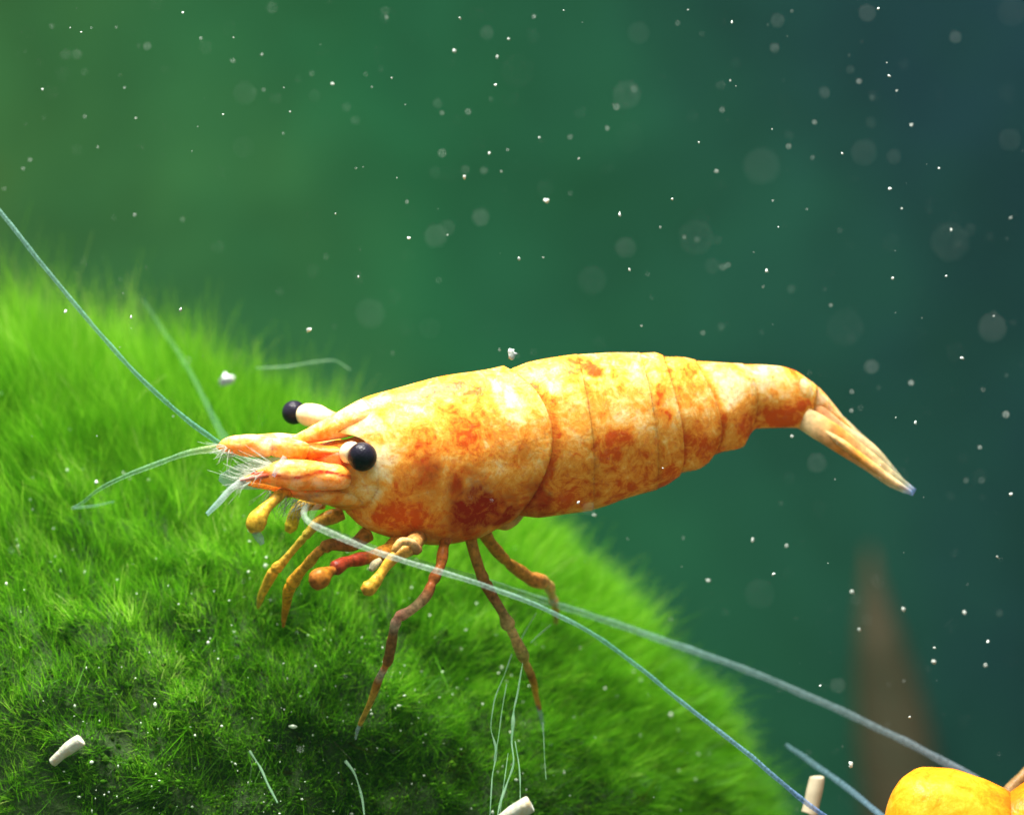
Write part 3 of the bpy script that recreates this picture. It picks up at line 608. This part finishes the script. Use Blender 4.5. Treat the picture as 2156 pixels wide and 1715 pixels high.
# swimmeret showing under the rear of the carapace
loft('swimmeret', [(1040, 1095), (1062, 1088), (1090, 1080), (1106, 1078)], [(1040, 1112), (1064, 1116), (1086, 1106), (1104, 1086)], [.06] * 4, [10, 12, 10, 4], M_fin, shrimp, nu=20, nv=20, colors=[(0, OR), (1, (.62, .50, .16))])

# ------------------------------------------------------------------ the second, yellow animal cut by the frame's corner
sh2 = empty('yellow_shrimp', tuple(W(2010, 1800, -.05)))
tag(sh2, 'smooth yellow-orange shrimp body rising beside the thin blue-grey feelers', 'shrimp')
pz = lambda x, y: np.stack([.75 * np.exp(-((x - 2140) / 40) ** 2) + .45 * vnoise(np.stack([x/70 + y/40, y/18 - x/60, x*0], 1), 14).clip(0, 1), .5 * np.exp(-(((x - 1975) / 70) ** 2 + ((y - 1660) / 40) ** 2)), 0 * x], 1)
loft('abdomen_segment', [(1858, 1770), (1862, 1720), (1876, 1672), (1904, 1632), (1945, 1614), (1995, 1615), (2060, 1634), (2110, 1655), (2150, 1685)], [(1858, 1785), (1868, 1850), (1895, 1920), (1930, 1960), (1980, 1990), (2040, 2000), (2090, 1990), (2130, 1970), (2150, 1950)],
     [-.05] * 9, [10, 60, 95, 120, 135, 140, 138, 130, 115], M_shell2, sh2, nu=70, nv=72, pig=pz, wob=2)
loft('abdomen_segment', [(2090, 1690), (2130, 1664), (2170, 1640), (2240, 1626), (2320, 1640), (2390, 1690)], [(2100, 1960), (2140, 1970), (2190, 1975), (2250, 1960), (2320, 1930), (2390, 1870)], [-.05] * 6, [110, 125, 130, 128, 110, 80], M_shell2, sh2, nu=60, nv=64, pig=pz, wob=2)
loft('abdomen_segment', [(2350, 1660), (2420, 1690), (2480, 1760), (2520, 1850), (2540, 1930)], [(2330, 1920), (2390, 1900), (2430, 1910), (2470, 1940), (2538, 1950)], [-.05] * 5, [85, 80, 66, 44, 6], M_shell2, sh2, nu=40, nv=48, pig=pz, wob=2)
tube('walking_leg', [(2090, 1700, .25, 16), (2120, 1672, .28, 15), (2150, 1640, .3, 13), (2190, 1600, .32, 11), (2240, 1640, .34, 8), (2270, 1720, .36, 5)], M_leg, sh2, n=50, colors=[(0, (.34, .20, .08)), (1, (.30, .18, .06))], jit=.1)
tube('antenna', [(1655, 1567, .55, 5), (1700, 1598, .50, 6.5), (1760, 1640, .42, 7), (1830, 1695, .30, 7), (1880, 1740, .15, 7.5), (1920, 1790, .02, 8)], M_feeler, sh2, n=160, seg=9, colors=[(0, (.13, .26, .30)), (1, (.20, .34, .48))], ann=.2, nann=40, jit=.08)

# ------------------------------------------------------------------ rods, threads, the far stem
def rod(pts, label, cap=True, mat=None, name='white_rod', group=None):
    r0 = pts[0][3]
    P = [(pts[0][0], pts[0][1], pts[0][2], r0 * .55)] + pts + [(pts[-1][0] + (pts[-1][0]-pts[0][0]) * .02, pts[-1][1] + (pts[-1][1]-pts[0][1]) * .02, pts[-1][2], pts[-1][3] * .5)]
    o = tube(name, P, mat or M_rod, None, n=40, seg=14, jit=.16, loc=W(*pts[0][:3]))
    return tag(o, label, 'rod', group)
rod([(112, 1603, .02, 11), (130, 1586, .0, 12), (150, 1570, -.01, 13), (172, 1556, -.02, 12)], 'small white rounded rod lying alone in the green algae')
rod([(1040, 1738, -.30, 15), (1075, 1715, -.33, 16), (1118, 1690, -.36, 17)], 'blunt white rod poking out beside the pale hanging threads')
rod([(1705, 1712, .30, 20), (1712, 1672, .31, 16), (1722, 1634, .32, 13)], 'out of focus beige rod standing behind the blue feeler', mat=plain('beige_rod', [(.3, (.40, .34, .22)), (.7, (.55, .48, .34))], 12, .6, .3, .006))

def thread(pts, label, group=None, n=160, mat=None, jit=.55):
    pts = [(a, b, c, r * .62) for a, b, c, r in pts]
    o = tube('algae_thread', pts, mat or M_thread, None, n=n, seg=6, jit=jit, loc=W(*pts[0][:3]), seed=len(pts) + int(pts[0][0]))
    return tag(o, label, 'thread', group)
thread([(1100, 1395, -.02, 2.5), (1092, 1450, -.05, 3), (1080, 1510, -.09, 5.5), (1078, 1560, -.12, 4), (1082, 1600, -.15, 3.5), (1068, 1650, -.18, 4), (1050, 1700, -.22, 3.5), (1044, 1760, -.26, 3)], 'thickest pale thread hanging below the hind walking leg')
thread([(1078, 1375, .05, 2), (1062, 1420, .02, 3.5), (1040, 1480, -.02, 2.5), (1034, 1530, -.05, 2), (1045, 1580, -.08, 4), (1036, 1640, -.13, 2.5), (1030, 1740, -.2, 2)], 'thin pale thread on the left of the thickest hanging thread', mat=M_thread)
thread([(1066, 1440, .0, 2), (1056, 1500, -.04, 2), (1048, 1560, -.08, 2.5), (1040, 1600, -.1, 2)], 'short fine thread joining the thin pale hanging thread')
thread([(1085, 1560, -.1, 2), (1094, 1620, -.14, 2.5), (1096, 1680, -.2, 2.5), (1108, 1705, -.25, 2.5)], 'fine thread running down to the blunt white rod')
thread([(1070, 1585, -.1, 2), (1062, 1640, -.15, 2), (1052, 1720, -.2, 2)], 'short wisp between the hanging pale threads')
thread([(525, 1580, -.05, 5), (545, 1612, -.07, 3.5), (565, 1650, -.10, 3.5), (585, 1690, -.13, 3)], 'beaded pale filament left of the front walking leg foot')
thread([(728, 1602, -.06, 5), (745, 1625, -.08, 3.5), (758, 1665, -.1, 3.5), (768, 1715, -.14, 2.5)], 'pale filament with a bright knob below the front walking leg foot')
thread([(540, 775, .8, 2.5), (600, 772, .8, 3), (660, 762, .8, 3), (700, 758, .8, 3), (738, 778, .8, 2.5)], 'faint curved thread floating above the far eye', jit=.3, mat=M_faint)
thread([(1143, 1520, .12, 2), (1146, 1580, .06, 2), (1150, 1640, .0, 2)], 'fine thread under the hind walking leg foot')
thread([(1130, 1290, .2, 2.5), (1105, 1330, .2, 2.5), (1090, 1360, .2, 2)], 'short glassy thread between the two hind legs')
thread([(1160, 1315, .25, 3), (1130, 1340, .22, 3.5), (1118, 1352, .2, 3)], 'short glassy thread at the hindmost leg tip')

st_ = tube('brown_stem', [(1930, 1900, 12.8, 92), (1890, 1600, 12.6, 84), (1868, 1450, 12.5, 68), (1850, 1340, 12.4, 48), (1838, 1240, 12.4, 24), (1830, 1150, 12.4, 6)], M_stem, None, n=50, seg=16, jit=.03, loc=W(1930, 1900, 12.8))
tag(st_, 'blurred brown upright stem far behind the shrimp tail', 'stem')

# ------------------------------------------------------------------ specks drifting in the water
BASES = []
for s in range(7):
    v, f = blob_base(2, 40 + s, .75); me = bpy.data.meshes.new('speck'); me.from_pydata(v.tolist(), [], f.tolist()); me.update()
    me.polygons.foreach_set('use_smooth', np.ones(len(me.polygons), dtype=bool)); me.materials.append(M_speck); BASES.append(me)
def speck(px, py, y, r, label, group, k):
    o = bpy.data.objects.new('drifting_speck', BASES[k % 7]); sc.collection.objects.link(o)
    o.location = W(px, py, y); f = (DIST + y) / DIST; q = random.uniform(.8, 1.25); R = r / PXU * f
    o.scale = (R, R * random.uniform(.6, 1.2), R * q); o.rotation_euler = [random.uniform(0, 6) for _ in range(3)]
    return tag(o, label, 'speck', group)
K3 = 1 / 3.0
SHARP = [(0, 0, x, y, r) for x, y, r in [(1155, 82, 12), (328, 165, 9), (513, 203, 9), (268, 566, 14), (535, 738, 13), (858, 748, 11), (617, 930, 9), (190, 1010, 8), (148, 1068, 12), (850, 1358, 11), (1152, 1386, 11), (1470, 384, 10), (1655, 345, 11), (1970, 465, 10), (1665, 566, 8), (1832, 706, 9), (1408, 724, 9), (1790, 843, 10), (2118, 1350, 10), (1268, 243, 11), (1248, 800, 7), (735, 172, 7)]]
SHARP += [(718.7, 0, x, y, r) for x, y, r in [(750, 116, 18), (1057, 247, 11), (1405, 67, 11), (153, 470, 10), (318, 494, 11), (193, 550, 10), (972, 536, 14), (637, 714, 9), (800, 705, 10), (935, 967, 18), (1050, 947, 11), (1010, 1083, 9), (777, 1118, 23), (1294, 1268, 28), (1758, 1356, 24), (1738, 677, 10), (1850, 565, 13), (1680, 810, 14), (1250, 868, 10), (425, 1503, 19), (670, 1483, 11), (1122, 1632, 19), (1275, 1627, 9), (1820, 1703, 19), (92, 1063, 9), (2090, 1258, 14), (1500, 1003, 10), (2125, 147, 8), (1215, 108, 12), (985, 360, 15), (415, 1275, 12), (285, 110, 12), (2015, 1435, 8)]]
SHARP += [(1437.3, 0, x, y, r) for x, y, r in [(312, 140, 18), (1235, 57, 14), (300, 510, 10), (1115, 515, 11), (1305, 480, 22), (1352, 573, 14), (250, 695, 13), (102, 900, 10), (215, 1083, 12), (835, 773, 10), (1308, 1192, 17), (605, 1433, 14), (785, 1322, 10), (570, 1268, 7), (1697, 1450, 15), (1620, 1062, 12), (2072, 1376, 16), (90, 1512, 9), (10, 1497, 10), (255, 1688, 14), (670, 925, 11), (1008, 970, 15), (1445, 790, 14), (820, 995, 8), (1290, 397, 7)]]
SHARP += [(1437.3, 475.3, x, y, r) for x, y, r in [(507, 385, 11), (935, 502, 11), (1665, 318, 13), (1767, 835, 20), (1443, 993, 13), (1470, 1242, 21), (2042, 1192, 15), (1346, 1210, 13), (1878, 1400, 14), (1790, 1607, 11), (1888, 1606, 11), (1325, 330, 16), (530, 285, 17), (242, 636, 8), (1068, 1048, 15), (1965, 570, 13), (690, 1330, 15)]]
SH2 = [(1585, 1136, 6), (1656, 1149, 4), (1491, 1222, 5), (1629, 1208, 6), (1794, 1245, 6), (1727, 1443, 5), (1902, 1282, 7), (1967, 1363, 4), (1967, 1392, 6), (2075, 1400, 5), (2030, 1289, 5), (1809, 1325, 5), (1915, 1509, 4), (1791, 1609, 9), (2080, 1350, 5), (2128, 1040, 5), (2100, 1172, 4), (1252, 1084, 5), (138, 655, 8), (650, 694, 8), (203, 1015, 6), (1078, 744, 14), (1218, 1058, 4), (380, 652, 5), (276, 668, 4)]
k = 0
for ox, oy, x, y, r in SHARP:
    big = r >= 17
    speck(ox + x * K3, oy + y * K3, random.uniform(-1.1, 1.2) if not big else random.uniform(-.35, .3), r * K3 * .44, 'larger bright white speck drifting in the dark green water' if big else 'tiny white speck drifting in the dark green water', 'larger specks in the water' if big else 'tiny specks in the water', k); k += 1
for x, y, r in SH2:
    special = {(138, 655, 8): 'white speck just below the long blue-green feeler', (1078, 744, 14): 'bright white speck hovering just above the shrimp back', (1218, 1058, 4): 'pinkish white dot against the orange shrimp belly'}.get((x, y, r))
    yy = -.25 if r == 14 or (x, y) == (1218, 1058) else random.uniform(-.5, .6)
    if (x, y) == (138, 655): yy = -.2
    speck(x, y, yy, r * .6, special or 'tiny white speck drifting in the dark green water', None if special else 'tiny specks in the water', k); k += 1
# out-of-focus discs: specks close to the lens side of the tank
SOFT = [(162, 115, 13), (573, 17, 14), (512, 310, 26), (515, 196, 28), (310, 98, 10), (811, 22, 12), (1025, 70, 17), (749, 254, 12), (921, 218, 12), (1012, 458, 21), (1317, 521, 25), (919, 497, 28), (1637, 44, 17), (1826, 28, 21), (2130, 26, 34), (1791, 147, 11), (1819, 321, 31), (2126, 295, 27), (1882, 330, 18), (1736, 196, 14), (1604, 350, 44), (1835, 258, 14), (2012, 78, 15), (1320, 200, 34), (1325, 290, 36), (1466, 500, 42), (2000, 510, 46), (780, 660, 36), (1780, 690, 44), (1720, 975, 24), (905, 690, 26), (475, 800, 14), (2090, 690, 34), (1600, 1250, 36), (1345, 70, 26), (1090, 150, 40), (1500, 560, 20), (1247, 590, 34), (940, 480, 20)]
for x, y, r in SOFT:
    g = 2 * r * .85 / PXU / APER; d = g * DIST / (1 + g)      # how far in front of the focus plane gives this disc
    d = min(d, 5.2)
    if (x, y) == (475, 800): speck(x, y, -1.0, 13, 'soft round pale bubble in front of the algae above the feeler base', None, k)
    else: speck(x, y, -d - .12, r * random.uniform(.055, .11) + .9, 'blurred round pale disc floating in the dark green water', 'blurred discs in the water', k)
    k += 1
# finest dust (uncountable)
def in_water(n, r):
    px = r.uniform(-60, 2216, n); py = r.uniform(-60, 1775, n); y = r.uniform(-2.2, 5, n)
    keep = np.array([W(a, b, c) for a, b, c in zip(px, py, y)]); return keep
V, F = grains(700, 77, .0013, in_water)
tag(link('water_dust', V, F, M_speck), 'fine pale dust suspended through the water', 'dust', kind='stuff')

# ------------------------------------------------------------------ murky water
hz = bpy.data.materials.new('murky_water'); hz.use_nodes = True; nt = hz.node_tree
nt.nodes.remove(nt.nodes['Principled BSDF']); pv = nt.nodes.new('ShaderNodeVolumePrincipled')
pv.inputs['Color'].default_value = (.12, .72, .42, 1); pv.inputs['Density'].default_value = HAZE; pv.inputs['Anisotropy'].default_value = .2
nt.links.new(pv.outputs[0], nt.nodes['Material Output'].inputs['Volume'])
box('haze', (-24, -12, -5.2), (24, WALL_Y + 1.0, 12.5), hz, 'stuff')
